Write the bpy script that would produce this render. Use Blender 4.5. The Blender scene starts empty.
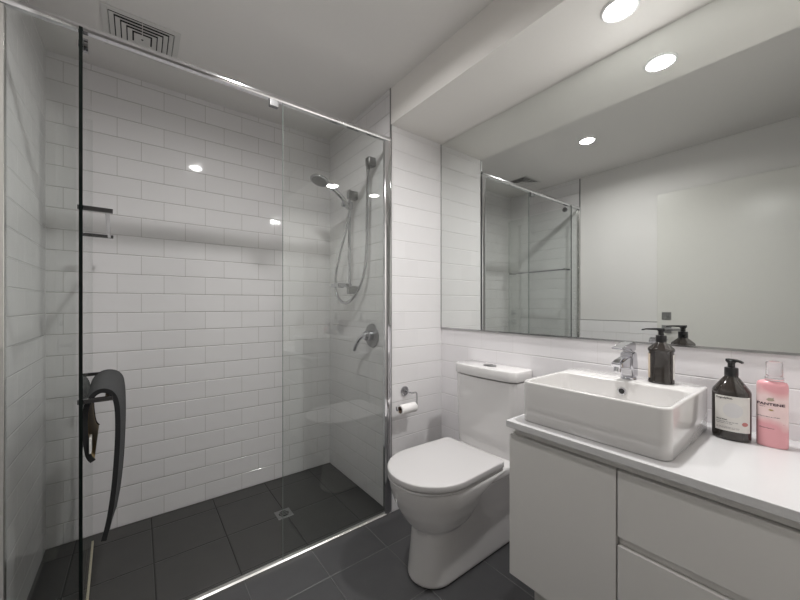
import bpy, bmesh, math, random
from mathutils import Vector, Matrix
C = bpy.context.scene.collection
PI = math.pi

# ------------------------------------------------------------ camera, world, exposure
cam_d = bpy.data.cameras.new('camera'); cam = bpy.data.objects.new('camera', cam_d); C.objects.link(cam)
cam.location = (0, 0, 1.18); cam.rotation_euler = (PI/2, 0, -0.655)
cam_d.sensor_width = 36; cam_d.lens = 36*340.84/800; cam_d.shift_y = 4.79/800; cam_d.clip_start = .01
bpy.context.scene.camera = cam
w = bpy.data.worlds.new('world'); bpy.context.scene.world = w; w.use_nodes = True
w.node_tree.nodes['Background'].inputs[0].default_value = (1, 1, 1, 1)
w.node_tree.nodes['Background'].inputs[1].default_value = 0.05
vs = bpy.context.scene.view_settings
vs.view_transform = 'Standard'; vs.look = 'None'; vs.gamma = 1; vs.use_curve_mapping = False
vs.exposure = 0.38
P_CEIL, P_SOFF = 8.2, 9.0      # lamp powers, used by the downlights

# room numbers (metres)
XS, XL, XM, YN, YL, H, ZS, ZB = 1.1359, -.3534, 1.5366, 1.5655, 2.3418, 2.4077, 2.2029, 1.034
YB = -.12
TW, TH = .2045, .1034

# ------------------------------------------------------------ materials
def mat(name, col=(.8, .8, .8), rough=.5, metal=0., ior=None, spec=None, coat=0., trans=0., emit=None, es=0.):
    m = bpy.data.materials.new(name); m.use_nodes = True
    b = m.node_tree.nodes['Principled BSDF']
    b.inputs['Base Color'].default_value = (*col, 1); b.inputs['Roughness'].default_value = rough
    b.inputs['Metallic'].default_value = metal
    if ior: b.inputs['IOR'].default_value = ior
    if coat: b.inputs['Coat Weight'].default_value = coat; b.inputs['Coat Roughness'].default_value = .03
    if trans: b.inputs['Transmission Weight'].default_value = trans
    if emit: b.inputs['Emission Color'].default_value = (*emit, 1); b.inputs['Emission Strength'].default_value = es
    return m

def nd(m, typ, **kw):
    n = m.node_tree.nodes.new(typ)
    for k, v in kw.items(): setattr(n, k, v)
    return n

def lk(m, a, b): m.node_tree.links.new(a, b)

def noisy(m, scale=30, amt=.03, bump=0.):
    """slight procedural mottling of the base colour (+ bump)"""
    b = m.node_tree.nodes['Principled BSDF']
    tc = nd(m, 'ShaderNodeTexCoord'); no = nd(m, 'ShaderNodeTexNoise'); no.inputs['Scale'].default_value = scale
    no.inputs['Detail'].default_value = 4
    lk(m, tc.outputs['Object'], no.inputs['Vector'])
    mx = nd(m, 'ShaderNodeMix', data_type='RGBA'); c = tuple(b.inputs['Base Color'].default_value)[:3]
    mx.inputs[6].default_value = (*[x*(1-amt) for x in c], 1); mx.inputs[7].default_value = (*[min(1, x*(1+amt)) for x in c], 1)
    lk(m, no.outputs['Fac'], mx.inputs[0]); lk(m, mx.outputs[2], b.inputs['Base Color'])
    if bump:
        bp = nd(m, 'ShaderNodeBump'); bp.inputs['Strength'].default_value = bump; bp.inputs['Distance'].default_value = .002
        lk(m, no.outputs['Fac'], bp.inputs['Height']); lk(m, bp.outputs['Normal'], b.inputs['Normal'])
    return m

def tile_mat(name, axis, u0, v0=0., tw=TW, th=TH, offset=.5, col=(.8, .79, .79), col2=None, grout=(.5, .49, .48),
             mortar=.0012, rough=.055, wave=.25, mottle=0.):
    m = mat(name, col, rough)
    b = m.node_tree.nodes['Principled BSDF']
    g = nd(m, 'ShaderNodeNewGeometry'); sp = nd(m, 'ShaderNodeSeparateXYZ'); cb = nd(m, 'ShaderNodeCombineXYZ')
    lk(m, g.outputs['Position'], sp.inputs[0])
    ua, va = {'x': ('X', 'Z'), 'y': ('Y', 'Z'), 'f': ('X', 'Y')}[axis]
    for i, (ch, o) in enumerate(((ua, u0), (va, v0))):
        ma = nd(m, 'ShaderNodeMath', operation='SUBTRACT'); ma.inputs[1].default_value = o - 40*(tw if i == 0 else th)
        lk(m, sp.outputs[ch], ma.inputs[0]); lk(m, ma.outputs[0], cb.inputs[i])
    br = nd(m, 'ShaderNodeTexBrick'); br.offset = offset; br.offset_frequency = 2; br.squash = 1; br.squash_frequency = 2
    br.inputs['Scale'].default_value = 1; br.inputs['Brick Width'].default_value = tw; br.inputs['Row Height'].default_value = th
    br.inputs['Mortar Size'].default_value = mortar; br.inputs['Mortar Smooth'].default_value = .25; br.inputs['Bias'].default_value = 0
    c2 = col2 or tuple(x*.97 for x in col)
    br.inputs['Color1'].default_value = (*col, 1); br.inputs['Color2'].default_value = (*c2, 1); br.inputs['Mortar'].default_value = (*grout, 1)
    lk(m, cb.outputs[0], br.inputs['Vector'])
    out = br.outputs['Color']
    if mottle:
        no2 = nd(m, 'ShaderNodeTexNoise'); no2.inputs['Scale'].default_value = 9; no2.inputs['Detail'].default_value = 8
        lk(m, g.outputs['Position'], no2.inputs['Vector'])
        mp = nd(m, 'ShaderNodeMapRange'); mp.inputs[3].default_value = 1-mottle; mp.inputs[4].default_value = 1+mottle
        lk(m, no2.outputs['Fac'], mp.inputs[0])
        vm = nd(m, 'ShaderNodeVectorMath', operation='SCALE'); lk(m, out, vm.inputs[0]); lk(m, mp.outputs[0], vm.inputs['Scale'])
        out = vm.outputs[0]
    lk(m, out, b.inputs['Base Color'])
    # glaze waviness + pillowed tile edges
    no = nd(m, 'ShaderNodeTexNoise'); no.inputs['Scale'].default_value = 9; no.inputs['Detail'].default_value = 1
    lk(m, g.outputs['Position'], no.inputs['Vector'])
    b1 = nd(m, 'ShaderNodeBump'); b1.inputs['Strength'].default_value = wave; b1.inputs['Distance'].default_value = .004
    lk(m, no.outputs['Fac'], b1.inputs['Height'])
    br2 = nd(m, 'ShaderNodeTexBrick'); br2.offset = offset; br2.offset_frequency = 2
    for k in ('Scale', 'Brick Width', 'Row Height', 'Bias'): br2.inputs[k].default_value = br.inputs[k].default_value
    br2.inputs['Brick Width'].default_value = tw if axis == 'f' else 200
    br2.inputs['Mortar Size'].default_value = mortar*3.2; br2.inputs['Mortar Smooth'].default_value = 1
    lk(m, cb.outputs[0], br2.inputs['Vector'])
    iv = nd(m, 'ShaderNodeMath', operation='SUBTRACT'); iv.inputs[0].default_value = 1; lk(m, br2.outputs['Fac'], iv.inputs[1])
    b2 = nd(m, 'ShaderNodeBump'); b2.inputs['Strength'].default_value = .8; b2.inputs['Distance'].default_value = .0026
    lk(m, iv.outputs[0], b2.inputs['Height']); lk(m, b1.outputs['Normal'], b2.inputs['Normal'])
    lk(m, b2.outputs['Normal'], b.inputs['Normal'])
    # grout is matt
    rg = nd(m, 'ShaderNodeMapRange'); rg.inputs[3].default_value = rough; rg.inputs[4].default_value = .7
    lk(m, br.outputs['Fac'], rg.inputs[0]); lk(m, rg.outputs[0], b.inputs['Roughness'])
    return m

def glass_mat(name, tint=(.965, .978, .97)):
    m = bpy.data.materials.new(name); m.use_nodes = True; nt = m.node_tree
    for n in list(nt.nodes): nt.nodes.remove(n)
    o = nd(m, 'ShaderNodeOutputMaterial'); mx = nd(m, 'ShaderNodeMixShader'); t = nd(m, 'ShaderNodeBsdfTransparent')
    g = nd(m, 'ShaderNodeBsdfGlossy'); f = nd(m, 'ShaderNodeFresnel'); f.inputs[0].default_value = 1.6
    t.inputs[0].default_value = (*tint, 1); g.inputs['Roughness'].default_value = 0.0; g.inputs[0].default_value = (1, 1, 1, 1)
    # same reflectance seen from either side of a pane face
    ge = nd(m, 'ShaderNodeNewGeometry'); io = nd(m, 'ShaderNodeMix', data_type='FLOAT')
    io.inputs[2].default_value = 1.6; io.inputs[3].default_value = 1/1.6
    lk(m, ge.outputs['Backfacing'], io.inputs[0])
    lk(m, io.outputs[0], f.inputs[0])
    lk(m, f.outputs[0], mx.inputs[0]); lk(m, t.outputs[0], mx.inputs[1]); lk(m, g.outputs[0], mx.inputs[2]); lk(m, mx.outputs[0], o.inputs[0])
    return m

PAINT = (.83, .805, .775)
M = {}
M['paint'] = noisy(mat('wall_paint', PAINT, .55), 60, .01, .03)
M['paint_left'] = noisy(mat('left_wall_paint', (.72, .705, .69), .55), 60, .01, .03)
M['ceil'] = noisy(mat('ceiling_paint', (.82, .80, .78), .7), 60, .01, .03)
WT = (.80, .785, .79)
M['tile_L'] = tile_mat('white_tile_back', 'x', .116+TW/2, 0, col=WT, grout=(.46, .44, .42), mortar=.0012)
M['tile_S'] = tile_mat('white_tile_shower', 'y', 1.62+TW/2, 0, col=WT, grout=(.56, .545, .53), mortar=.0012)
M['tile_M'] = tile_mat('white_tile_vanity', 'y', .633, 0, col=(.86, .84, .855), grout=(.72, .70, .70), mortar=.0010)
M['tile_N'] = tile_mat('white_tile_nib', 'x', 1.136, 0, col=WT, grout=(.765, .745, .745), mortar=.0010)
M['tile_W'] = tile_mat('white_tile_left', 'y', .12, 0, col=WT, grout=(.60, .59, .58), mortar=.0012)
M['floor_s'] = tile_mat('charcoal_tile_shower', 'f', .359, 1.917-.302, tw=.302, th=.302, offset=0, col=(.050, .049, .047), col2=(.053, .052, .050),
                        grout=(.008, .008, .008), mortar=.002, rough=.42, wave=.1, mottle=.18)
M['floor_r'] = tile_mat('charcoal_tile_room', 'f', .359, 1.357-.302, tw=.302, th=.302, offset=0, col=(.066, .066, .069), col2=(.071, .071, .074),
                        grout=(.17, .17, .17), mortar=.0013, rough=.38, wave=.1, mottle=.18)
M['added_hall_floor'] = noisy(mat('added_hall_floor', (.08, .05, .03), .4), 12, .2)
M['chrome'] = mat('chrome', (.50, .50, .52), .12, 1)
M['chrome_rail'] = mat('bright_chrome_rail', (.78, .78, .80), .10, 1)
M['chrome_sharp'] = mat('polished_chrome', (.58, .58, .61), .05, 1)
M['alu'] = mat('brushed_aluminium', (.72, .71, .69), .22, 1)
M['dark_metal'] = mat('dark_trim_metal', (.30, .30, .30), .35, 1)
M['glass'] = glass_mat('shower_glass')
M['pale_edge'] = mat('grey_green_glass_edge', (.26, .30, .28), .15)
M['glass_edge'] = mat('dark_green_glass_edge', (.004, .008, .007), .15)
M['clear_seal'] = mat('clear_vinyl_seal', (.62, .58, .44), .3)
M['ceramic'] = mat('white_ceramic', (.66, .645, .635), .12, coat=.5)
M['ceramic_toilet'] = mat('white_toilet_ceramic', (.73, .715, .71), .12, coat=.5)
M['seat'] = mat('white_toilet_seat', (.60, .585, .585), .18)
M['bench'] = noisy(mat('white_stone_bench', (.60, .595, .60), .22), 90, .01)
M['cab'] = noisy(mat('pale_cabinet_laminate', (.66, .645, .625), .42), 40, .008)
M['cab_in'] = mat('cabinet_recess', (.55, .535, .515), .5)
M['mirror'] = mat('mirror_silver', (.81, .83, .815), .0, 1)
M['mirror_edge'] = mat('mirror_edge', (.45, .45, .45), .25, 1)
M['vent'] = mat('vent_white', (.70, .69, .67), .5)
M['vent_dark'] = mat('vent_duct', (.012, .012, .012), .8)
M['black'] = mat('black_plastic', (.006, .006, .007), .28)
M['amber'] = mat('dark_brown_bottle', (.028, .023, .020), .10, coat=.6)
M['label'] = mat('cream_label', (.72, .70, .67), .5)
M['label2'] = mat('warm_label', (.78, .66, .52), .5)
M['ink'] = mat('label_ink', (.05, .045, .045), .6)
M['ink_grey'] = mat('label_grey_ink', (.30, .29, .29), .6)
M['faint'] = mat('label_faint_circle', (.67, .66, .665), .45)
M['redspot'] = mat('label_red_spot', (.52, .20, .19), .5)
M['gold'] = mat('label_gold', (.42, .30, .10), .4)
M['taupe'] = mat('label_taupe', (.42, .36, .28), .5)
M['paper'] = noisy(mat('toilet_paper', (.86, .84, .83), .9), 200, .02, .1)
M['card'] = mat('cardboard_core', (.22, .15, .11), .8)
M['mat_top'] = noisy(mat('charcoal_bath_mat', (.055, .056, .058), .95), 260, .25, .6)
M['mat_edge'] = noisy(mat('bath_mat_binding', (.010, .010, .011), .8), 300, .2, .3)
M['mat_back'] = noisy(mat('tan_mat_backing', (.30, .22, .11), .7), 120, .15)
M['white_tag'] = mat('white_tag', (.75, .74, .72), .6)
M['door'] = noisy(mat('door_paint', (.69, .68, .645), .25), 25, .01, .04)
M['lamp_ring'] = mat('white_lamp_ring', (.85, .85, .85), .4)
M['lamp_lens'] = mat('lamp_lens', (1, 1, 1), .4, emit=(1, .97, .93), es=25)
M['spray'] = mat('grey_spray_face', (.20, .20, .20), .4)
M['clear_cap'] = mat('frosted_clear_cap', (.86, .85, .86), .10, trans=.9)
M['steel'] = mat('satin_steel', (.30, .30, .30), .35, 1)
M['dark_rail'] = mat('gunmetal_standoff', (.22, .22, .225), .25, 1)
M['grate'] = mat('dark_drain_slots', (.01, .01, .01), .6)

def pink_mat():
    m = mat('pink_bottle', (.8, .5, .5), .25); b = m.node_tree.nodes['Principled BSDF']
    g = nd(m, 'ShaderNodeTexCoord'); no = nd(m, 'ShaderNodeTexNoise'); no.inputs['Scale'].default_value = 14; no.inputs['Detail'].default_value = 1.5
    lk(m, g.outputs['Object'], no.inputs[0])
    sp = nd(m, 'ShaderNodeSeparateXYZ'); lk(m, g.outputs['Object'], sp.inputs[0])
    # pale band at mid height: distance of z from .105
    s = nd(m, 'ShaderNodeMath', operation='SUBTRACT'); s.inputs[1].default_value = .112; lk(m, sp.outputs['Z'], s.inputs[0])
    a = nd(m, 'ShaderNodeMath', operation='ABSOLUTE'); lk(m, s.outputs[0], a.inputs[0])
    mu = nd(m, 'ShaderNodeMath', operation='MULTIPLY_ADD'); mu.inputs[1].default_value = 9; lk(m, a.outputs[0], mu.inputs[0]); lk(m, no.outputs['Fac'], mu.inputs[2])
    r = nd(m, 'ShaderNodeValToRGB'); e = r.color_ramp.elements
    e[0].position = .74; e[0].color = (.86, .66, .65, 1); e[1].position = .98; e[1].color = (.78, .38, .41, 1)
    lk(m, mu.outputs[0], r.inputs[0]); lk(m, r.outputs[0], b.inputs['Base Color'])
    return m
M['pink'] = pink_mat()

# ------------------------------------------------------------ helpers
def new(name, bm, m, parent=None, smooth=False, label=None):
    me = bpy.data.meshes.new(name)
    bmesh.ops.recalc_face_normals(bm, faces=bm.faces)
    bm.to_mesh(me); bm.free()
    ms = m if isinstance(m, (list, tuple)) else [m]
    for x in ms: me.materials.append(x)
    if smooth:
        for p in me.polygons: p.use_smooth = True
    o = bpy.data.objects.new(name, me); C.objects.link(o)
    if parent: o.parent = parent
    if label: o['label'] = label
    return o

def sharp(o, ang=35):
    me = o.data
    for p in me.polygons: p.use_smooth = True
    bm = bmesh.new(); bm.from_mesh(me)
    for e in bm.edges:
        if len(e.link_faces) == 2 and e.calc_face_angle(0) > math.radians(ang): e.smooth = False
    bm.to_mesh(me); bm.free()
    return o

def empty(name, label, cat, loc=(0, 0, 0), rz=0, group=None, kind=None):
    o = bpy.data.objects.new(name, None); C.objects.link(o); o.empty_display_size = .05
    o.location = loc; o.rotation_euler = (0, 0, rz)
    if kind: o['kind'] = kind
    if label: o['label'] = label
    if cat: o['category'] = cat
    if group: o['group'] = group
    return o

def struct(o, label=None):
    o['kind'] = 'structure'
    if label: o['label'] = label
    return o

def box(bm, x0, x1, y0, y1, z0, z1, bev=0., seg=2, mi=0):
    r = bmesh.ops.create_cube(bm, size=1)
    vs_ = r['verts']
    for v in vs_:
        v.co.x = x0+(v.co.x+.5)*(x1-x0); v.co.y = y0+(v.co.y+.5)*(y1-y0); v.co.z = z0+(v.co.z+.5)*(z1-z0)
    fs = list({f for v in vs_ for f in v.link_faces})
    for f in fs: f.material_index = mi
    if bev:
        es = list({e for v in vs_ for e in v.link_edges})
        bmesh.ops.bevel(bm, geom=es, offset=bev, segments=seg, affect='EDGES', profile=.5)
    return bm

def B(*a, **k): return box(bmesh.new(), *a, **k)

def cyl(bm, a, b, r, r2=None, n=24, cap=True):
    a, b = Vector(a), Vector(b); d = b-a; L = d.length
    q = d.to_track_quat('Z', 'Y').to_matrix().to_4x4()
    bmesh.ops.create_cone(bm, cap_ends=cap, segments=n, radius1=r, radius2=r if r2 is None else r2, depth=L,
                          matrix=Matrix.Translation((a+b)/2) @ q)
    return bm

def spline(pts, n=10):
    P = [Vector(p) for p in pts]; out = []
    for i in range(len(P)-1):
        p0 = P[max(i-1, 0)]; p1 = P[i]; p2 = P[i+1]; p3 = P[min(i+2, len(P)-1)]
        for k in range(n):
            t = k/n
            out.append(.5*((2*p1)+(-p0+p2)*t+(2*p0-5*p1+4*p2-p3)*t*t+(-p0+3*p1-3*p2+p3)*t**3))
    out.append(P[-1]); return out

def tube(bm, pts, r, n=12, ridge=0.):
    rings = []; up = Vector((0, 0, 1)); prev = None
    for i, p in enumerate(pts):
        d = (Vector(pts[min(i+1, len(pts)-1)])-Vector(pts[max(i-1, 0)])).normalized()
        if prev is None:
            a = d.cross(up); a = a.normalized() if a.length > 1e-3 else Vector((1, 0, 0))
        else:
            a = prev-d*prev.dot(d); a.normalize()
        prev = a; b = d.cross(a)
        rr = r*(1+(ridge if i % 2 else 0))
        rings.append([bm.verts.new(Vector(p)+a*rr*math.cos(2*PI*k/n)+b*rr*math.sin(2*PI*k/n)) for k in range(n)])
    for i in range(len(rings)-1):
        for k in range(n):
            bm.faces.new((rings[i][k], rings[i][(k+1) % n], rings[i+1][(k+1) % n], rings[i+1][k]))
    bm.faces.new(rings[0][::-1]); bm.faces.new(rings[-1])
    return bm

def loft(bm, rings, cap0=True, cap1=True, mi=0):
    R = [[bm.verts.new(p) for p in r] for r in rings]; n = len(R[0])
    for i in range(len(R)-1):
        for k in range(n):
            f = bm.faces.new((R[i][k], R[i][(k+1) % n], R[i+1][(k+1) % n], R[i+1][k])); f.material_index = mi
    if cap0: bm.faces.new(R[0][::-1]).material_index = mi
    if cap1: bm.faces.new(R[-1]).material_index = mi
    return bm

def lathe(bm, prof, cx=0, cy=0, sx=1., sy=1., n=40, power=2.):
    """prof: list of (r, z); elliptical / superelliptic section"""
    rings = []
    for r, z in prof:
        ring = []
        for k in range(n):
            t = 2*PI*k/n; c, s = math.cos(t), math.sin(t)
            c = math.copysign(abs(c)**(2/power), c); s = math.copysign(abs(s)**(2/power), s)
            ring.append((cx+r*sx*c, cy+r*sy*s, z))
        rings.append(ring)
    return loft(bm, rings)

def rrect(x0, x1, y0, y1, r, z, n=6):
    pts = []
    for cx, cy, a0 in ((x1-r, y1-r, 0), (x0+r, y1-r, 90), (x0+r, y0+r, 180), (x1-r, y0+r, 270)):
        for k in range(n+1):
            a = math.radians(a0+90*k/n); pts.append((cx+r*math.cos(a), cy+r*math.sin(a), z))
    return pts

def text_mesh(name, body, size, m, parent, place, width=None, squash=1.):
    cu = bpy.data.curves.new('t', 'FONT'); cu.body = body; cu.size = size; cu.extrude = 0; cu.align_x = 'LEFT'; cu.resolution_u = 3; cu.offset = size*.025
    to = bpy.data.objects.new('t', cu); C.objects.link(to)
    bpy.context.view_layer.update()
    dg = bpy.context.evaluated_depsgraph_get()
    me = bpy.data.meshes.new_from_object(to.evaluated_get(dg)); me.name = name
    bpy.data.objects.remove(to); bpy.data.curves.remove(cu)
    if len(me.vertices) and width:
        x0 = min(v.co.x for v in me.vertices); x1 = max(v.co.x for v in me.vertices); k = width/(x1-x0)
    else: x0, k = 0, 1
    for v in me.vertices: v.co = place((v.co.x-x0)*k, v.co.y*squash)
    me.materials.clear(); me.materials.append(m)
    o = bpy.data.objects.new(name, me); C.objects.link(o); o.parent = parent
    return o

# ------------------------------------------------------------ room shell
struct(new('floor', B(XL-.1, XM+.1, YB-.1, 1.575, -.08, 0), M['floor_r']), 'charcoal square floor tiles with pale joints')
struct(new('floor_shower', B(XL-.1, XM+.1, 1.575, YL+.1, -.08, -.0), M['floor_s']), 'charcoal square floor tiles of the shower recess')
struct(new('wall_back', B(XL-.1, XM+.1, YL, YL+.1, 0, H), M['tile_L']), 'white brick-bond tiles on the long shower wall')
bm = B(XL-.1, XL, YN, YL, 0, H)
struct(new('wall_left_shower', bm, M['tile_W']), 'white tiled left end of the shower')
struct(new('wall_left', B(XL-.1, XL, YB, YN, 0, H), M['paint_left']), 'painted wall left of the camera')
struct(new('wall_left_dado', B(XL, XL+.012, .1, YN, 0, ZB+.002, bev=.001, seg=1), M['tile_W']), 'half height white tiling on the left wall')
struct(new('wall_right', B(XM, XM+.1, YB, YN, 0, H), M['tile_M']), 'white tiled wall behind the toilet and vanity')
struct(new('wall_nib', B(XS+.02, XM+.1, YN, YN+.06, 0, H), M['tile_N']), 'narrow white tiled wall between shower and toilet')
struct(new('wall_shower_side', B(XS, XS+.02, YN+.001, YL, 0, H), M['tile_S']), 'white tiled shower wall that carries the hand shower')
struct(new('wall_nib_end', B(XS, XS+.02, YN, YN+.001, 0, H), M['tile_N']), 'edge strip of the narrow tiled wall')
bm = B(.50, XM+.1, YB-.1, YB, 0, H); box(bm, XL-.1, .50, YB-.1, YB, 2.09, H); box(bm, XL-.1, -.345, YB-.1, YB, 0, 2.09)
struct(new('wall_rear', bm, M['paint']), 'painted wall with the open doorway behind the camera')
bm = B(-1.4, 1.7, YB-1.5, YB-1.4, 0, H); box(bm, -1.5, -1.4, YB-1.5, YB-.1, 0, H); box(bm, 1.7, 1.8, YB-1.5, YB-.1, 0, H)  # unseen hall, added and left unlit so the chrome reflects a dark space
struct(new('wall_added_hall', bm, M['paint']), 'unseen unlit hall walls added beyond the doorway')
struct(new('floor_added_hall', B(-1.5, 1.8, YB-1.5, YB-.1, -.08, 0), M['added_hall_floor']), 'dark timber floor of the added unseen hall')
struct(new('ceiling_added_hall', B(-1.5, 1.8, YB-1.5, YB-.1, H, H+.08), M['ceil']), 'ceiling of the added unseen hall')
struct(new('ceiling', B(XL-.1, XM+.1, YB-.1, YL+.1, H, H+.08), M['ceil']), 'flat painted ceiling')
struct(new('ceiling_bulkhead', B(XS, XM, YB, YN, ZS, H), M['paint']), 'boxed bulkhead above the mirror')
struct(new('trim_1', B(XS-.003, XS+.005, YN-.003, YN+.005, 0, H), M['dark_metal']), 'thin metal corner trim beside the shower')
struct(new('trim_2', B(XL-.001, XL+.003, YN-.004, YN+.006, 0, H), M['dark_metal']), 'thin metal trim where the left wall tiling ends')
struct(new('trim_3', B(XL, XL+.014, .1, YN-.006, ZB+.002, ZB+.006), M['dark_metal']), 'thin capping on the half height tiling')

# room door lying open along the left wall
dr = empty('door_1', 'open white door leaf resting along the left wall', None, (-.32, .51, .01), kind='structure')
new('door_leaf', B(-.018, .020, -.415, .419, 0, 2.065, bev=.002), M['door'], dr)
bm = B(.020, .024, .325, .387, 1.050, 1.112, bev=.0015)
lp = new('latch_plate', bm, M['steel'], dr)
b2 = bmesh.new(); cyl(b2, (.024, .356, 1.081), (.031, .356, 1.081), .013); box(b2, .031, .036, .352, .360, 1.070, 1.092)
new('latch_turn', b2, M['steel'], lp)
bm = B(.020, .026, .325, .387, .945, 1.007, bev=.0015)
lv = new('door_handle', bm, M['steel'], dr)
b2 = bmesh.new(); cyl(b2, (.026, .356, .976), (.06, .356, .976), .009); box(b2, .052, .066, .240, .366, .967, .985, bev=.003)
new('lever', b2, M['steel'], lv)

# mirror
mr = empty('wall_mirror', 'large frameless mirror above the vanity and toilet, up to the bulkhead', 'mirror', (XM, .3, ZB))
bm = B(-.006, -.0005, YB+.01-.3, YN-.001-.3, .004, ZS-ZB-.002)
new('mirror_glass', bm, M['mirror'], mr)
bm = B(-.009, -.0005, YB+.01-.3, YN-.002-.3, -.003, .004)
new('bottom_channel', bm, M['mirror_edge'], mr, label='thin dark channel along the bottom edge')
bm = B(-.008, -.0005, YN-.0035-.3, YN-.0005-.3, .004, ZS-ZB-.002)
new('edge_strip', bm, M['mirror_edge'], mr)

# ------------------------------------------------------------ lights
def downlight(x, y, z, P, label, group=None):
    t = empty('downlight', label, 'ceiling light', (x, y, z), group=group)
    bm = bmesh.new(); lathe(bm, [(.048, -.001), (.048, -.006), (.052, -.008), (.058, -.004), (.058, -.0005), (.050, -.0005)], n=40)
    sharp(new('ring', bm, M['lamp_ring'], t))
    bm = bmesh.new(); cyl(bm, (0, 0, -.0005), (0, 0, -.004), .0485, n=40)
    new('lens', bm, M['lamp_lens'], t)
    l = bpy.data.lights.new('lamp', 'AREA'); l.shape = 'DISK'; l.size = .075; l.energy = P; l.color = (1, .985, .975); l.spread = math.radians(165)
    lo = bpy.data.objects.new('lamp', l); C.objects.link(lo); lo.parent = t; lo.location = (0, 0, -.0095)
    return t
downlight(1.317, .470, ZS, P_SOFF, 'round white recessed downlight glowing in the bulkhead above the vanity', 'recessed downlights')
downlight(.403, 1.167, H, P_CEIL, 'round downlight in the main ceiling, seen in the mirror', 'recessed downlights')

# ceiling vent
vt = empty('ceiling_vent', 'square white ceiling vent with nested louvres above the shower edge', 'vent', (.015, 1.969, H))
def sqring(bm, a0, z0, a1, z1, th=.0015):
    """a sloped square louvre from half size a0 at z0 to a1 at z1"""
    rs = []
    for a, z in ((a0, z0), (a1, z1), (a1-.002, z1), (a0-.002, z0)):
        rs.append([(a, a, z), (-a, a, z), (-a, -a, z), (a, -a, z)])
    R = [[bm.verts.new(p) for p in r] for r in rs]
    for i in range(4):
        for k in range(4): bm.faces.new((R[i][k], R[i][(k+1) % 4], R[(i+1) % 4][(k+1) % 4], R[(i+1) % 4][k]))
    return bm
bm = bmesh.new()
rs = [[(a, a, z), (-a, a, z), (-a, -a, z), (a, -a, z)] for a, z in ((.139, -.0005), (.139, -.004), (.118, -.006), (.116, -.004), (.116, -.0005))]
loft(bm, rs, False, False); new('frame', bm, M['vent'], vt)
new('duct', B(-.116, .116, -.116, .116, -.001, -.0004), M['vent_dark'], vt)
for k in range(4):
    a = .114-k*.0205
    new('louvre', sqring(bmesh.new(), a, -.007, a-.0143, -.0025), M['vent'], vt)
bm = B(-.030, .030, -.030, .030, -.0075, -.0055)
new('centre_plate', bm, M['vent'], vt)
new('cross_bar', B(-.0015, .0015, -.116, -.03, -.008, -.006), M['vent'], vt)
bm = bmesh.new(); cyl(bm, (0, 0, -.009), (0, 0, -.0075), .004, n=12); new('screw', bm, M['vent_dark'], vt)

# ------------------------------------------------------------ fixed shower screen
GY = 1.569
sc_ = empty('shower_screen', 'fixed frameless shower screen with chrome top rail, threshold and wall post', 'shower screen', (.4, GY, 0))
def L(x): return x-.4
bm = bmesh.new()                      # rounded-front top rail
prof = [(-.010, 2.102), (-.013, 2.107), (-.014, 2.114), (-.012, 2.122), (-.007, 2.127), (.007, 2.127), (.010, 2.122), (.010, 2.102)]
loft(bm, [[(L(x), y, z) for y, z in prof] for x in (XL, XS-.006)])
sharp(new('top_rail', bm, M['chrome_rail'], sc_), 30)
bm = bmesh.new()
prof = [(-.016, 0.0005), (-.015, .009), (-.008, .014), (.008, .014), (.013, .009), (.014, .0005)]
loft(bm, [[(L(x), y, z) for y, z in prof] for x in (XL+.013, XS-.006)])
sharp(new('threshold', bm, M['alu'], sc_), 30)
bm = bmesh.new()
prof = [(XS-.004, .012), (XS-.004, -.012), (XS-.016, -.017), (XS-.030, -.017), (XS-.038, -.011), (XS-.044, -.010), (XS-.044, .008), (XS-.030, .012)]
loft(bm, [[(L(x), y, z) for x, y in prof] for z in (.0145, 2.097)])
sharp(new('wall_post', bm, M['chrome_rail'], sc_), 30)
bm = B(L(.527), L(XS-.040), -.004, .004, .0145, 2.10)
new('glass_panel', bm, M['glass'], sc_)
new('glass_edge', B(L(.5262), L(.5269), -.004, .004, .0145, 2.101), M['pale_edge'], sc_)
bm = B(L(XL+.014), L(-.165), -.004, .004, .0145, 2.10)
new('glass_panel', bm, M['glass'], sc_)
bm = B(L(XL+.013), L(XL+.030), -.012, .012, .0145, 2.097, bev=.002)
new('wall_post', bm, M['alu'], sc_)
bm = B(L(.466), L(.505), -.012, .010, 2.072, 2.1015, bev=.002)
new('door_stop', bm, M['steel'], sc_)

# ------------------------------------------------------------ pivoting shower door, swung into the shower
dn = empty('shower_door', 'frameless glass shower door swung open into the shower', 'shower door', (-.152, 1.549, 0), math.radians(2.4))
new('glass_pane', B(-.004, .004, .006, .70, .022, 2.098), M['glass'], dn)
new('edge_seal', B(-.0048, .0048, .0025, .0058, .022, 2.110), M['glass_edge'], dn, label='black edge strip')
new('edge_seal', B(-.004, .004, .7005, .7015, .022, 2.088), M['pale_edge'], dn)
bm = B(-.008, -.004, .006, .70, .006, .020); box(bm, .004, .008, .006, .70, .006, .020)
new('bottom_seal', bm, M['clear_seal'], dn, label='clear seal along the bottom edge')
bm = bmesh.new(); cyl(bm, (.0045, .060, 2.082), (.016, .060, 2.082), .022, n=32); cyl(bm, (-.0045, .060, 2.082), (-.009, .060, 2.082), .012, n=32)
sharp(new('pivot_knob', bm, M['chrome'], dn))
for z in (1.510, .850):
    nm = 'towel_rail'
    bm = B(.061, .073, .028, .640, z-.006, z+.006, bev=.001)
    r = new(nm, bm, M['chrome'], dn)
    for y in (.030, .628):
        b2 = B(-.010, .082, y-.010, y+.004, z-.007, z+.008, bev=.001)
        new('standoff', b2, M['dark_rail'], r)

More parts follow.
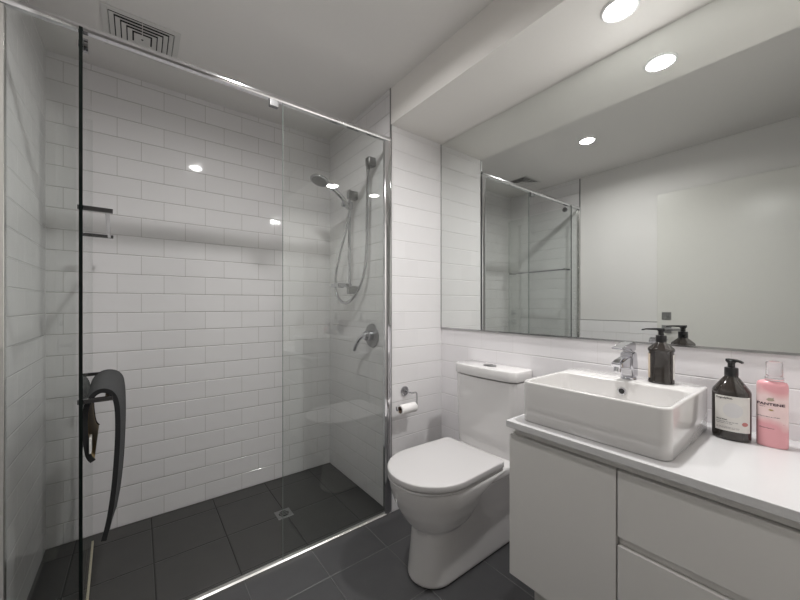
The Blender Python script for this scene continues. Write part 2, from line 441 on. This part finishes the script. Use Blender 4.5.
# bath mat over the lower rail (same heading as the door)
mt = empty('bath_mat', 'dark grey bath mat draped over the lower towel rail of the glass door', 'bath mat', (-.157, 1.549, 0), math.radians(2.4))
path = spline([(.036, 0, .636), (.023, 0, .665), (.016, 0, .75), (.019, 0, .822), (.036, 0, .862), (.060, 0, .874), (.084, 0, .858), (.096, 0, .812),
               (.098, 0, .72), (.094, 0, .62), (.087, 0, .52), (.075, 0, .42), (.060, 0, .345)], 8)
def sheet(path, off0, off1, y0, y1, ny=2, wob=0., splay=.022):
    bm = bmesh.new(); A = []; Bv = []
    for i, p in enumerate(path):
        d = (path[min(i+1, len(path)-1)]-path[max(i-1, 0)]).normalized(); nrm = Vector((-d.z, 0, d.x))
        ra, rb = [], []
        for j in range(ny+1):
            y = y0+(y1-y0)*j/ny
            wv = wob*math.sin(7*j/ny+i*.13); u = min(1, max(0, (i/len(path)-.28)/.25)); k = Vector((splay*(.6+.75*i/len(path))*(y-.045)*u*u*(3-2*u)/.45, 0, -.10*(y-.045)/.45*max(0, (i/len(path)-.55)/.45)))
            ra.append(bm.verts.new(p+k+nrm*(off0+wv)+Vector((0, y, 0)))); rb.append(bm.verts.new(p+k+nrm*(off1+wv)+Vector((0, y, 0))))
        A.append(ra); Bv.append(rb)
    n = len(path)
    for i in range(n-1):
        for j in range(ny):
            bm.faces.new((A[i][j], A[i][j+1], A[i+1][j+1], A[i+1][j])); bm.faces.new((Bv[i][j], Bv[i+1][j], Bv[i+1][j+1], Bv[i][j+1]))
        bm.faces.new((A[i][0], A[i+1][0], Bv[i+1][0], Bv[i][0])); bm.faces.new((A[i][ny], Bv[i][ny], Bv[i+1][ny], A[i+1][ny]))
    for j in range(ny):
        bm.faces.new((A[0][j], Bv[0][j], Bv[0][j+1], A[0][j+1])); bm.faces.new((A[-1][j], A[-1][j+1], Bv[-1][j+1], Bv[-1][j]))
    return bm
sharp(new('pile', sheet(path, 0.000, .009, .050, .495, 20, .0008), M['mat_top'], mt), 50)
sharp(new('backing', sheet(path, -.0022, -.0002, .056, .490, 4), M['mat_back'], mt, label='tan backing'), 50)
sharp(new('edge_binding', sheet(path, -.005, .010, .040, .0495, 1), M['mat_edge'], mt, label='dark edge binding'), 50)
sharp(new('edge_binding', sheet(path, -.005, .010, .4955, .503, 1), M['mat_edge'], mt, label='dark edge binding'), 50)
new('care_tag', B(.024, .030, .034, .085, .665, .718, bev=.001), M['white_tag'], mt, label='white fabric tag')

# ------------------------------------------------------------ hand shower
X0 = XS
sr = empty('shower_rail', 'chrome sliding rail with brackets fixed to the tiled shower wall', 'shower rail', (X0, 1.945, 1.268))
def R_(x, y, z): return (x-X0, y-1.931, z-1.275)
new('rail_bar', B(*[a for a in (1.076-X0, 1.088-X0, -.011, .011, -.005, .655)], bev=.002), M['chrome'], sr)
for z in (1.283, 1.897):
    bm = B(1.071-X0, -.0005, -.019, .019, z-1.275-.026, z-1.275+.026, bev=.004)
    new('wall_bracket', bm, M['steel'], sr)
bm = B(1.066-X0, 1.098-X0, -.018, .018, .530, .575, bev=.004)
cyl(bm, (1.072-X0, 0, .553), (1.03-X0, 0, .553), .016)
sharp(new('slider', bm, M['chrome'], sr))
bm = bmesh.new(); box(bm, .985-X0, 1.070-X0, -.045, .045, .030, .036, bev=.002); box(bm, .975-X0, .983-X0, -.05, .05, .024, .046, bev=.002)
box(bm, 1.066-X0, 1.092-X0, -.016, .016, .022, .048, bev=.003); box(bm, .981-X0, 1.068-X0, -.052, -.047, .024, .046, bev=.001); box(bm, .981-X0, 1.068-X0, .047, .052, .024, .046, bev=.001)
new('soap_dish', bm, M['chrome'], sr)

hs = empty('hand_shower', 'round chrome hand shower clipped to the rail, with looping metal hose', 'hand shower', (1.03, 1.931, 1.82))
O = Vector((1.03, 1.931, 1.82))
HY = .014
def Hh(*p): return tuple(Vector(p)-O)
hc = Vector((.872, 1.93, 1.936)); nrm = Vector((-.30, -.10, -.95)).normalized()
q = nrm.to_track_quat('Z', 'Y').to_matrix().to_4x4()
bm = bmesh.new(); lathe(bm, [(.012, -.020), (.034, -.014), (.054, -.002), (.058, .006), (.056, .011), (.048, .012)], n=40)
bmesh.ops.transform(bm, matrix=Matrix.Translation(hc-O) @ q, verts=bm.verts)
hd = sharp(new('head', bm, M['chrome'], hs), 50)
bm = bmesh.new(); cyl(bm, (0, 0, .0121), (0, 0, .0135), .047, n=40)
for k in range(3):
    for j in range(6*(k+1)):
        a = 2*PI*j/(6*(k+1)); cyl(bm, (.012*(k+1)*math.cos(a), .012*(k+1)*math.sin(a), .0135), (.012*(k+1)*math.cos(a), .012*(k+1)*math.sin(a), .015), .0018, n=6)
bmesh.ops.transform(bm, matrix=Matrix.Translation(hc-O) @ q, verts=bm.verts)
new('spray_face', bm, M['spray'], hd)
bm = bmesh.new(); pts = spline([Hh(1.062, 1.925, 1.795), Hh(1.035, 1.928, 1.840), Hh(.99, 1.93, 1.880), Hh(.94, 1.93, 1.912), Hh(.90, 1.93, 1.938)], 6)
rings = len(pts)
tube(bm, pts, .0145, 14); sharp(new('handle', bm, M['chrome'], hs), 60)
hose = [(1.092, 1.736, 2.015), (1.092, 1.738, 1.95), (1.095, 1.752, 1.722), (1.096, 1.756, 1.541), (1.094, 1.768, 1.421), (1.088, 1.799, 1.326), (1.080, 1.858, 1.247), (1.072, 1.932, 1.201),
        (1.066, 2.002, 1.195), (1.062, 2.065, 1.232), (1.058, 2.093, 1.294), (1.056, 2.082, 1.387), (1.056, 2.032, 1.503), (1.058, 1.973, 1.613), (1.068, 1.935, 1.722), (1.072, 1.922, 1.775), (1.068, 1.922, 1.800)]
bm = bmesh.new(); tube(bm, [Vector(p)-O for p in spline(hose, 26)], .0080, 10, ridge=.12)
for f in bm.faces: f.smooth = True
new('hose', bm, M['chrome'], hs)
bm = B(X0-.052-O.x, X0-.0005-O.x, 1.736-.024-O.y, 1.736+.024-O.y, 2.012-O.z, 2.065-O.z, bev=.008, seg=3)
cyl(bm, (1.092-O.x, 1.736-O.y, 2.014-O.z), (1.092-O.x, 1.736-O.y, 1.985-O.z), .011)
sharp(new('wall_elbow', bm, M['steel'], hs), 40)

mx = empty('shower_mixer', 'round chrome shower mixer with lever on the tiled wall', 'tap', (X0, 1.757, .992))
bm = bmesh.new(); lathe(bm, [(.070, 0), (.074, .002), (.072, .006), (.060, .008)], n=48)
bmesh.ops.transform(bm, matrix=Matrix.Rotation(-PI/2, 4, 'Y') @ Matrix.Translation((0, 0, .0005)), verts=bm.verts)
sharp(new('wall_plate', bm, M['steel'], mx), 50)
bm = bmesh.new(); cyl(bm, (-.008, 0, 0), (-.045, 0, 0), .030, n=32); cyl(bm, (-.045, 0, 0), (-.062, 0, 0), .030, .020, n=32)
sharp(new('body', bm, M['chrome_sharp'], mx), 30)
bm = bmesh.new(); tube(bm, spline([(-.050, 0, 0), (-.060, .035, -.012), (-.066, .075, -.055), (-.068, .100, -.095)], 6), .011, 12)
sharp(new('lever', bm, M['chrome_sharp'], mx), 60)

# floor waste
fd = empty('floor_drain', 'small square metal floor waste in the charcoal shower floor', 'drain', (.652, 1.925, 0))
bm = bmesh.new(); box(bm, -.042, .042, -.042, .042, .0003, .002, bev=.0005, seg=1)
new('frame', bm, M['steel'], fd)
bm = bmesh.new(); cyl(bm, (0, 0, .002), (0, 0, .0026), .027, n=24); gd = new('grate', bm, M['grate'], fd)
bm = bmesh.new()
for k in (-1, 0, 1): box(bm, -.024, .024, k*.013-.0022, k*.013+.0022, .0026, .0034)
new('bars', bm, M['steel'], gd)

# ------------------------------------------------------------ toilet
YC = 1.112
to = empty('toilet', 'white back-to-wall toilet with closed lid and low cistern', 'toilet', (1.2, YC, 0))
def dshape(xf, xb, hw, z, xs_=None, n=20, hb=None, p=2.0, cb=.02):
    """D outline: nose towards -X, straight back at xb; local to (1.2, YC)"""
    xs_ = xs_ if xs_ is not None else xf+hw*1.05
    hb = hb if hb is not None else hw
    pts = []
    for k in range(n+1):                        # nose from +y to -y
        t = PI/2+PI*k/n; c, s = math.cos(t), math.sin(t)
        pts.append((xs_-(xs_-xf)*abs(c)**(2/p), hw*math.copysign(abs(s)**(2/p), s)))
    for k in range(1, 6):
        f = k/6; pts.append((xs_+(xb-cb-xs_)*f, -(hw+(hb-hw)*f)))
    for k in range(0, 5):
        a = -PI/2+PI/2*k/4; pts.append((xb-cb+cb*math.cos(a), -(hb-cb)+cb*math.sin(a)))
    for k in range(0, 5):
        a = PI/2*k/4; pts.append((xb-cb+cb*math.cos(a), (hb-cb)+cb*math.sin(a)))
    for k in range(5, 0, -1):
        f = k/6; pts.append((xs_+(xb-cb-xs_)*f, (hw+(hb-hw)*f)))
    return [(x-1.2, y, z) for x, y in pts]
bm = bmesh.new()
loft(bm, [dshape(.925, XM-.002, .104, .0015), dshape(.922, XM-.002, .107, .012), dshape(.928, XM-.002, .106, .05), dshape(.940, XM-.002, .103, .15), dshape(.948, XM-.002, .104, .24), dshape(.95, XM-.002, .115, .33), dshape(.94, XM-.002, .13, .40)])
loft(bm, [dshape(1.0, 1.09, .055, .185, cb=.03), dshape(.950, 1.13, .095, .212, cb=.06), dshape(.908, 1.19, .132, .255, cb=.09), dshape(.875, 1.22, .160, .31, cb=.11), dshape(.852, 1.25, .177, .365, cb=.13), dshape(.842, 1.30, .184, .405, cb=.10), dshape(.840, 1.33, .186, .434)])
loft(bm, [dshape(1.10, XM-.002, .150, .382, hb=.155), dshape(1.08, XM-.002, .172, .392, hb=.168), dshape(1.08, XM-.002, .178, .40, hb=.172), dshape(1.08, XM-.002, .178, .434, hb=.172)])
pan = new('pan', bm, M['ceramic_toilet'], to, True)
rm = pan.modifiers.new('r', 'REMESH'); rm.mode = 'VOXEL'; rm.voxel_size = .006; rm.use_smooth_shade = True
sm = pan.modifiers.new('s', 'SMOOTH'); sm.factor = .6; sm.iterations = 10
bpy.context.view_layer.update()
dg = bpy.context.evaluated_depsgraph_get()
me = bpy.data.meshes.new_from_object(pan.evaluated_get(dg)); pan.modifiers.clear(); pan.data = me
for p_ in me.polygons: p_.use_smooth = True
bm = bmesh.new()
loft(bm, [dshape(.836, 1.312, .186, .4352, hb=.176), dshape(.832, 1.314, .189, .438, hb=.178), dshape(.832, 1.314, .189, .4455, hb=.178), dshape(.838, 1.312, .184, .4475, hb=.175)])
sharp(new('seat', bm, M['seat'], to), 40)
bm = bmesh.new()
def dl(i, z): return dshape(.832+i, 1.318-i, .193-i, z, hb=.182-i)
loft(bm, [dl(.003, .4500), dl(.0005, .4505), dl(0, .4520), dl(0, .4712), dl(.0008, .4738), dl(.003, .4753), dl(.010, .4760), dl(.05, .4765), dl(.10, .477)])
sharp(new('lid', bm, M['seat'], to), 40)
for s in (-1, 1):
    bm = bmesh.new(); cyl(bm, (1.335-1.2, s*.085-.02, .443), (1.335-1.2, s*.085+.02, .443), .0105, n=16)
    new('hinge', bm, M['seat'], to)
def cis(xf, bow, hw, z, r=.02, xb=XM-.003):
    pts = []; n = 16
    for k in range(n+1):
        y = (hw-r)*(1-2*k/n); pts.append((xf-bow*(1-(y/hw)**2), y))
    for k in range(1, 6):
        a = PI+PI/2*k/6; pts.append((xf+r+r*math.cos(a), -(hw-r)+r*math.sin(a)))
    pts.append((xb, -hw)); pts.append((xb, hw))
    for k in range(1, 6):
        a = PI/2+PI/2*k/6; pts.append((xf+r+r*math.cos(a), (hw-r)+r*math.sin(a)))
    return [(x-1.2, y+.015, z) for x, y in pts]
bm = bmesh.new()
loft(bm, [cis(1.412, .014, .183, .4345), cis(1.409, .015, .186, .50), cis(1.405, .017, .189, .65), cis(1.402, .019, .191, .805), cis(1.41, .019, .184, .8065)])
sharp(new('cistern', bm, M['ceramic_toilet'], to), 40)
bm = bmesh.new()
loft(bm, [cis(1.402, .020, .190, .8115), cis(1.398, .021, .194, .812), cis(1.397, .021, .195, .815), cis(1.397, .021, .195, .855), cis(1.399, .021, .193, .8595), cis(1.404, .021, .189, .8615)])
sharp(new('cistern_lid', bm, M['ceramic_toilet'], to), 40)
bm = bmesh.new(); lathe(bm, [(.027, .8616), (.027, .8648), (.024, .866)], cx=1.458-1.2, cy=.015, sx=1, sy=1.35)
fb = sharp(new('flush_button', bm, M['steel'], to), 50)
new('button_split', B(1.433-1.2, 1.483-1.2, .0142, .0158, .8658, .8666), M['grate'], fb)

# toilet roll holder + roll
FX, FZ = 1.2335, .6775
rh = empty('toilet_roll_holder', 'chrome toilet roll holder with round flange on the narrow tiled wall', 'toilet roll holder', (FX, YN, FZ))
bm = bmesh.new(); lathe(bm, [(.0265, 0), (.0275, .002), (.0265, .007), (.020, .009)], n=32)
bmesh.ops.transform(bm, matrix=Matrix.Rotation(PI/2, 4, 'X') @ Matrix.Translation((0, 0, .0005)), verts=bm.verts)
sharp(new('flange', bm, M['chrome'], rh), 50)
RZ = .5975-FZ
bm = bmesh.new()
EX = 1.272-FX
wire = [(0, -.009, 0), (0, -.052, 0), (.004, -.064, 0), (.014, -.068, 0), (EX-.014, -.068, 0), (EX-.004, -.068, -.003), (EX, -.068, -.014), (EX, -.068, RZ+.014), (EX-.004, -.068, RZ+.004),
        (EX-.014, -.068, RZ+.0005), (EX-.06, -.068, RZ), (EX-.135, -.068, RZ), (EX-.143, -.068, RZ+.004), (EX-.146, -.068, RZ+.022)]
tube(bm, spline(wire, 5), .0042, 10); sharp(new('arm', bm, M['chrome'], rh), 60)
bm = bmesh.new(); box(bm, -.012, .004, -.013, -.009, -.004, .004)
new('screw_slot', bm, M['steel'], rh)
rl = empty('toilet_roll', 'nearly used white toilet roll hanging on the chrome holder', 'toilet roll', (1.150, YN-.068, .5965))
bm = bmesh.new()
def ringx(x, r, n=32): return [(x, r*math.cos(2*PI*k/n), r*math.sin(2*PI*k/n)) for k in range(n)]
loft(bm, [ringx(0, .019), ringx(0, .0262), ringx(.001, .027), ringx(.107, .027), ringx(.108, .0262), ringx(.108, .019), ringx(0, .019)], False, False)
sharp(new('paper', bm, M['paper'], rl), 40)
bm = bmesh.new()
loft(bm, [ringx(.0004, .0165), ringx(.0004, .0188), ringx(.1076, .0188), ringx(.1076, .0165), ringx(.0004, .0165)], False, False)
sharp(new('cardboard_core', bm, M['card'], rl), 40)

# ------------------------------------------------------------ vanity
VY1, VY0 = .708, -.112
va = empty('vanity_cabinet', 'wall-side vanity cabinet with handle-free pale door and drawers', 'cabinet', (1.29, 0, 0))
def vx(x): return x-1.29
bm = bmesh.new(); box(bm, vx(1.052), vx(XM-.001), VY0+.004, VY1-.004, .242, .7565)
box(bm, vx(1.044), vx(1.052), VY0+.004, VY1-.010, .7325, .7565); box(bm, vx(1.046), vx(1.052), VY0+.004, .374, .5275, .5505)
new('carcass', bm, M['cab'], va)
new('side_panel', B(vx(1.052), vx(XM-.001), VY1-.0035, VY1+.0055, .240, .734), M['cab'], va)
bm = B(vx(1.032), vx(1.0515), .378, VY1+.006, .240, .730, bev=.0012, seg=1)
new('door', bm, M['cab'], va, label='flat door below the basin')
new('drawer', B(vx(1.032), vx(1.0515), VY0, .3745, .551, .730, bev=.0012, seg=1), M['cab'], va, label='upper drawer front')
new('drawer', B(vx(1.032), vx(1.0515), VY0, .3745, .240, .527, bev=.0012, seg=1), M['cab'], va, label='lower drawer front')
new('kickboard', B(vx(1.11), vx(1.128), VY0+.004, .665, .001, .2415), M['cab_in'], va)
new('kick_side', B(vx(1.128), vx(XM-.002), .649, .665, .001, .2415), M['cab_in'], va)
ct = new('countertop', B(-.2625, .2585, VY0-.005-.1, VY1+.008-.1, -.0005, .022, bev=.0018), M['bench'])
ct.location = (1.277, .1, .7575)
ct['label'] = 'thin white countertop running along the top of the vanity'; ct['category'] = 'countertop'
ZT = .7797

# basin
bs = empty('basin', 'rectangular white ceramic vessel basin on the countertop', 'basin', (1.264, .479, ZT))
bx0, bx1, by0, by1, zt = -.206, .206, -.214, .207, .137
bm = bmesh.new()
cx0, cx1, cy0, cy1 = bx0+.013, .062, by0+.014, by1-.014
R = [rrect(bx0+.004, bx1-.004, by0+.004, by1-.004, .026, .0005), rrect(bx0+.001, bx1-.002, by0+.001, by1-.001, .029, .003), rrect(bx0, bx1, by0, by1, .03, .06),
     rrect(bx0, bx1, by0, by1, .030, zt-.006), rrect(bx0+.001, bx1-.001, by0+.001, by1-.001, .030, zt-.002), rrect(bx0+.004, bx1-.004, by0+.004, by1-.004, .028, zt),
     rrect(cx0-.004, cx1+.004, cy0-.004, cy1+.004, .030, zt), rrect(cx0-.001, cx1+.001, cy0-.001, cy1+.001, .028, zt-.002), rrect(cx0, cx1, cy0, cy1, .028, zt-.006),
     rrect(cx0+.006, cx1-.008, cy0+.008, cy1-.008, .030, .055), rrect(cx0+.016, cx1-.018, cy0+.018, cy1-.018, .035, .035), rrect(cx0+.035, cx1-.035, cy0+.04, cy1-.04, .035, .028)]
loft(bm, R)
sharp(new('bowl', bm, M['ceramic'], bs), 50)
bm = bmesh.new(); loft(bm, [[(cx1-.0045-t, -.013+r*math.cos(2*PI*k/24), .103+r*math.sin(2*PI*k/24)) for k in range(24)] for r, t in ((.0125, -.004), (.0125, .0015), (.009, .0015), (.009, -.001))])
ov = sharp(new('overflow_ring', bm, M['chrome'], bs), 30)
bm = bmesh.new(); cyl(bm, (cx1-.0055, -.013, .103), (cx1-.0040, -.013, .103), .009, n=24); new('overflow_hole', bm, M['grate'], ov)
bm = bmesh.new(); cyl(bm, ((cx0+cx1)/2, 0, .0282), ((cx0+cx1)/2, 0, .033), .030, n=32); new('waste_plug', bm, M['chrome'], bs)

# basin tap
tp = empty('basin_tap', 'small chrome single lever tap on the rear ledge of the basin', 'tap', (1.39, .468, ZT+.1372))
def prism(bm, prof, y0, y1, bev=.0):
    n0 = set(bm.verts)
    loft(bm, [[(x, y, z) for x, z in prof] for y in (y0, y1)])
    if bev:
        es = list({e for v in bm.verts if v not in n0 for e in v.link_edges})
        bmesh.ops.bevel(bm, geom=es, offset=bev, segments=2, affect='EDGES')
    return bm
bm = bmesh.new(); lathe(bm, [(.025, 0), (.0255, .002), (.0235, .005)], n=32); sharp(new('base_ring', bm, M['chrome_sharp'], tp), 50)
bm = prism(bmesh.new(), [(-.018, .004), (.028, .004), (.025, .05), (.018, .094), (.010, .098), (-.022, .094), (-.022, .05)], -.020, .020, .004)
sharp(new('body', bm, M['chrome_sharp'], tp), 40)
bm = prism(bmesh.new(), [(-.015, .036), (-.062, .044), (-.110, .050), (-.116, .066), (-.090, .074), (-.040, .080), (-.015, .082)], -.016, .016, .004)
cyl(bm, (-.098, 0, .052), (-.102, 0, .036), .011, n=20)
sharp(new('spout', bm, M['chrome_sharp'], tp), 40)
bm = prism(bmesh.new(), [(.018, .099), (.020, .120), (.010, .131), (-.045, .127), (-.108, .118), (-.110, .112), (-.045, .115), (-.018, .108), (-.018, .099)], -.017, .017, .003)
sharp(new('lever', bm, M['chrome_sharp'], tp), 40)

# ------------------------------------------------------------ bottles
def curved_patch(hw, hd, y0, y1, z0, z1, side, eps=.0006, n=16, p=2.0):
    """patch on an elliptical bottle; side 'x' faces -X, 'y'/'-y' faces +-Y"""
    bm = bmesh.new(); rows = []
    for i in range(n+1):
        a = y0+(y1-y0)*i/n
        if side == 'x': x, y = -(hd+eps)*math.sqrt(max(0, 1-(a/(hw+eps))**2)), a
        else:
            s = 1 if side == 'y' else -1; x, y = a, s*(hw+eps)*math.sqrt(max(0, 1-(a/(hd+eps))**2))
        rows.append((bm.verts.new((x, y, z0)), bm.verts.new((x, y, z1))))
    for i in range(n): bm.faces.new((rows[i][0], rows[i+1][0], rows[i+1][1], rows[i][1]))
    return bm
def pump(t, z, k, ang, ln):
    """black pump head on a bottle whose neck top is at z"""
    bm = bmesh.new(); lathe(bm, [(.0155*k, z), (.016*k, z+.001), (.016*k, z+.022*k), (.0145*k, z+.024*k), (.0085*k, z+.0245*k), (.0085*k, z+.038*k)], n=28)
    col = sharp(new('pump_collar', bm, M['black'], t), 40)
    bm = bmesh.new(); zz = z+.038*k
    lathe(bm, [(.010*k, zz), (.0115*k, zz+.003*k), (.0115*k, zz+.008*k), (.009*k, zz+.010*k)], n=24)
    d = Vector((math.cos(ang), math.sin(ang), 0)); s = Vector((-d.y, d.x, 0))
    rr = []
    for f, wd, th, dz in ((-.010*k, .0085*k, .008*k, 0), (.012*k, .0075*k, .007*k, 0), (ln*.75, .0055*k, .005*k, -.001), (ln, .0045*k, .0045*k, -.004)):
        c = d*f; zc = zz+.0075*k+dz
        rr.append([(c.x+s.x*a*wd, c.y+s.y*a*wd, zc+b*th/2) for a, b in ((-1, -1), (1, -1), (1, 1), (-1, 1))])
    loft(bm, rr)
    sharp(new('pump_nozzle', bm, M['black'], t), 40)

# big bottle on the bench
b2_ = empty('soap_bottle', 'large dark brown pump bottle with cream front label standing on the countertop', 'bottle', (1.415, .206, ZT), math.radians(3), 'brown pump bottles')
hw, hd = .0435, .034
bm = bmesh.new(); lathe(bm, [(.92, .0005), (.975, .003), (1, .009), (1, .139), (.985, .143), (.93, .149), (.42, .182), (.37, .184), (.36, .190)], sx=hd, sy=hw, n=48, power=2.3)
# power 2.3 is a little squarer than the label patches below, so give those the same curve
sharp(new('bottle_body', bm, M['amber'], b2_), 50)
def bend(y, eps=.0006):
    return -(hd+eps)*max(0, 1-abs(y/(hw+eps))**2.3)**(1/2.3)
def patch23(y0, y1, z0, z1, eps, n=20):
    bm = bmesh.new(); rows = []
    for i in range(n+1):
        y = y0+(y1-y0)*i/n; rows.append((bm.verts.new((bend(y, eps), y, z0)), bm.verts.new((bend(y, eps), y, z1))))
    for i in range(n): bm.faces.new((rows[i][0], rows[i+1][0], rows[i+1][1], rows[i][1]))
    return bm
LY0, LY1 = -.0405, .0330      # label right / left edge seen from the room
lab = new('front_label', patch23(LY0, LY1, .028, .131, .0006), M['label'], b2_, label='cream front label')
pl = lambda y0, z0, e=.0011: (lambda s, t: (bend(y0-s, e), y0-s, z0+t))
text_mesh('title_text', 'Regndylios.', .0075, M['ink'], lab, pl(.0300, .1225), width=.036)
text_mesh('product_text', 'Hand Wash', .0058, M['ink'], lab, pl(.0300, .0590), width=.024)
def print_line(y0, length, z, seed, m='ink_grey', h=.0017):
    """a line of fine print as word-long strokes"""
    bm = bmesh.new(); rnd = random.Random(seed); s = 0
    while s < length:
        wd = rnd.uniform(.003, .008)
        for i in range(3):
            a, b = y0-s-wd*i/3, y0-s-wd*(i+1)/3
            bm.faces.new([bm.verts.new(v) for v in ((bend(a, .0011), a, z), (bend(b, .0011), b, z), (bend(b, .0011), b, z+h), (bend(a, .0011), a, z+h))])
        s += wd+.0014
    return new('fine_print', bm, M[m], lab)
print_line(.0300, .044, .0535, 1); print_line(.0300, .030, .0490, 2); print_line(.0300, .045, .0385, 3, h=.001); print_line(.0300, .045, .0355, 4, h=.001)
def spot(yc, zc, r, m, name, e=.0012):
    bm = bmesh.new(); prev = None
    for i in range(13):                        # vertical strips that follow the curve of the bottle
        a = PI*i/12; y = yc+r*math.cos(a); hh = r*math.sin(a)+1e-5
        cur = (bm.verts.new((bend(y, e), y, zc-hh)), bm.verts.new((bend(y, e), y, zc+hh)))
        if prev: bm.faces.new((prev[0], cur[0], cur[1], prev[1]))
        prev = cur
    return new(name, bm, m, lab)
spot(-.0310, .0535, .0058, M['redspot'], 'red_spot')
spot(-.006, .090, .0215, M['faint'], 'pale_circle', .0009)
pump(b2_, .188, 1.0, math.radians(-112), .027)

# smaller bottle on the basin's ledge
b1_ = empty('soap_bottle', 'smaller dark brown pump bottle on the rear ledge of the basin beside the tap', 'bottle', (1.402, .376, ZT+.1372), 0, 'brown pump bottles')
hw1, hd1 = .0350, .031
bm = bmesh.new(); lathe(bm, [(1.0, .0005), (1.04, .002), (1.04, .010), (1.0, .013), (1.0, .105), (1.07, .109), (1.07, .113), (1.0, .118), (.45, .135), (.42, .139)], sx=hd1, sy=hw1, n=44, power=2.1)
sharp(new('bottle_body', bm, M['amber'], b1_), 40)
new('side_label', curved_patch(hw1*1.01, hd1*1.01, -.024, .022, .016, .098, 'y', .0009), M['label2'], b1_, label='warm cream label')
new('side_label', curved_patch(hw1*1.01, hd1*1.01, -.010, .026, .016, .098, '-y', .0009), M['label'], b1_, label='cream label')
pump(b1_, .1375, .95, math.radians(100), .054)

# pink shampoo bottle
pb = empty('shampoo_bottle', 'pink shampoo bottle with clear cap at the right end of the countertop', 'bottle', (1.425, .1235, ZT))
pw, pd = .0315, .020
bm = bmesh.new(); lathe(bm, [(.93, .0005), (.99, .003), (1, .008), (1, .168), (.98, .176), (.90, .182), (.60, .1855), (.5, .187)], sx=pd, sy=pw, n=44, power=2.2)
sharp(new('bottle_body', bm, M['pink'], pb), 50)
def bendp(y, e=.0009): return -(pd+e)*max(0, 1-abs(y/(pw+e))**2.2)**(1/2.2)
plp = lambda y0, z0, e=.0009: (lambda s, t: (bendp(y0-s, e), y0-s, z0+t))
INKP = mat('dark_plum_ink', (.05, .02, .035), .5)
text_mesh('brand_text', 'PANTENE', .0085, INKP, pb, plp(.0285, .118), width=.054, squash=1.15)
text_mesh('range_text', 'PRO-V', .0030, INKP, pb, plp(.0235, .1125), width=.012)
def poly(name, pts, m):
    bm = bmesh.new(); bm.faces.new([bm.verts.new((bendp(y, .001), y, z)) for y, z in pts]); return new(name, bm, m, pb)
poly('emblem', [(.010, .134), (.006, .130), (-.001, .130), (-.006, .133), (-.004, .138), (-.0055, .142), (-.002, .139), (.005, .139)], M['taupe'])
poly('gold_drop', [(.006, .105), (.001, .103), (-.006, .1045), (-.001, .1075), (.003, .1075)], M['gold'])
text_mesh('product_text', 'MICELLAR', .0032, INKP, pb, plp(.0275, .085), width=.045, squash=.7)
text_mesh('product_text', 'Shampoo', .0038, INKP, pb, plp(.024, .053), width=.030, squash=.8)
poly('fine_print', [(.0285, .068), (-.024, .068), (-.024, .0692), (.0285, .0692)], M['redspot'])
bm = bmesh.new(); lathe(bm, [(.0185, .1862), (.0195, .189), (.0185, .1915), (.0195, .194), (.0180, .197), (.0172, .199), (.0170, .236), (.0155, .2395), (.010, .2405)], n=32, cy=-.004)
sharp(new('clear_cap', bm, M['clear_cap'], pb), 40)
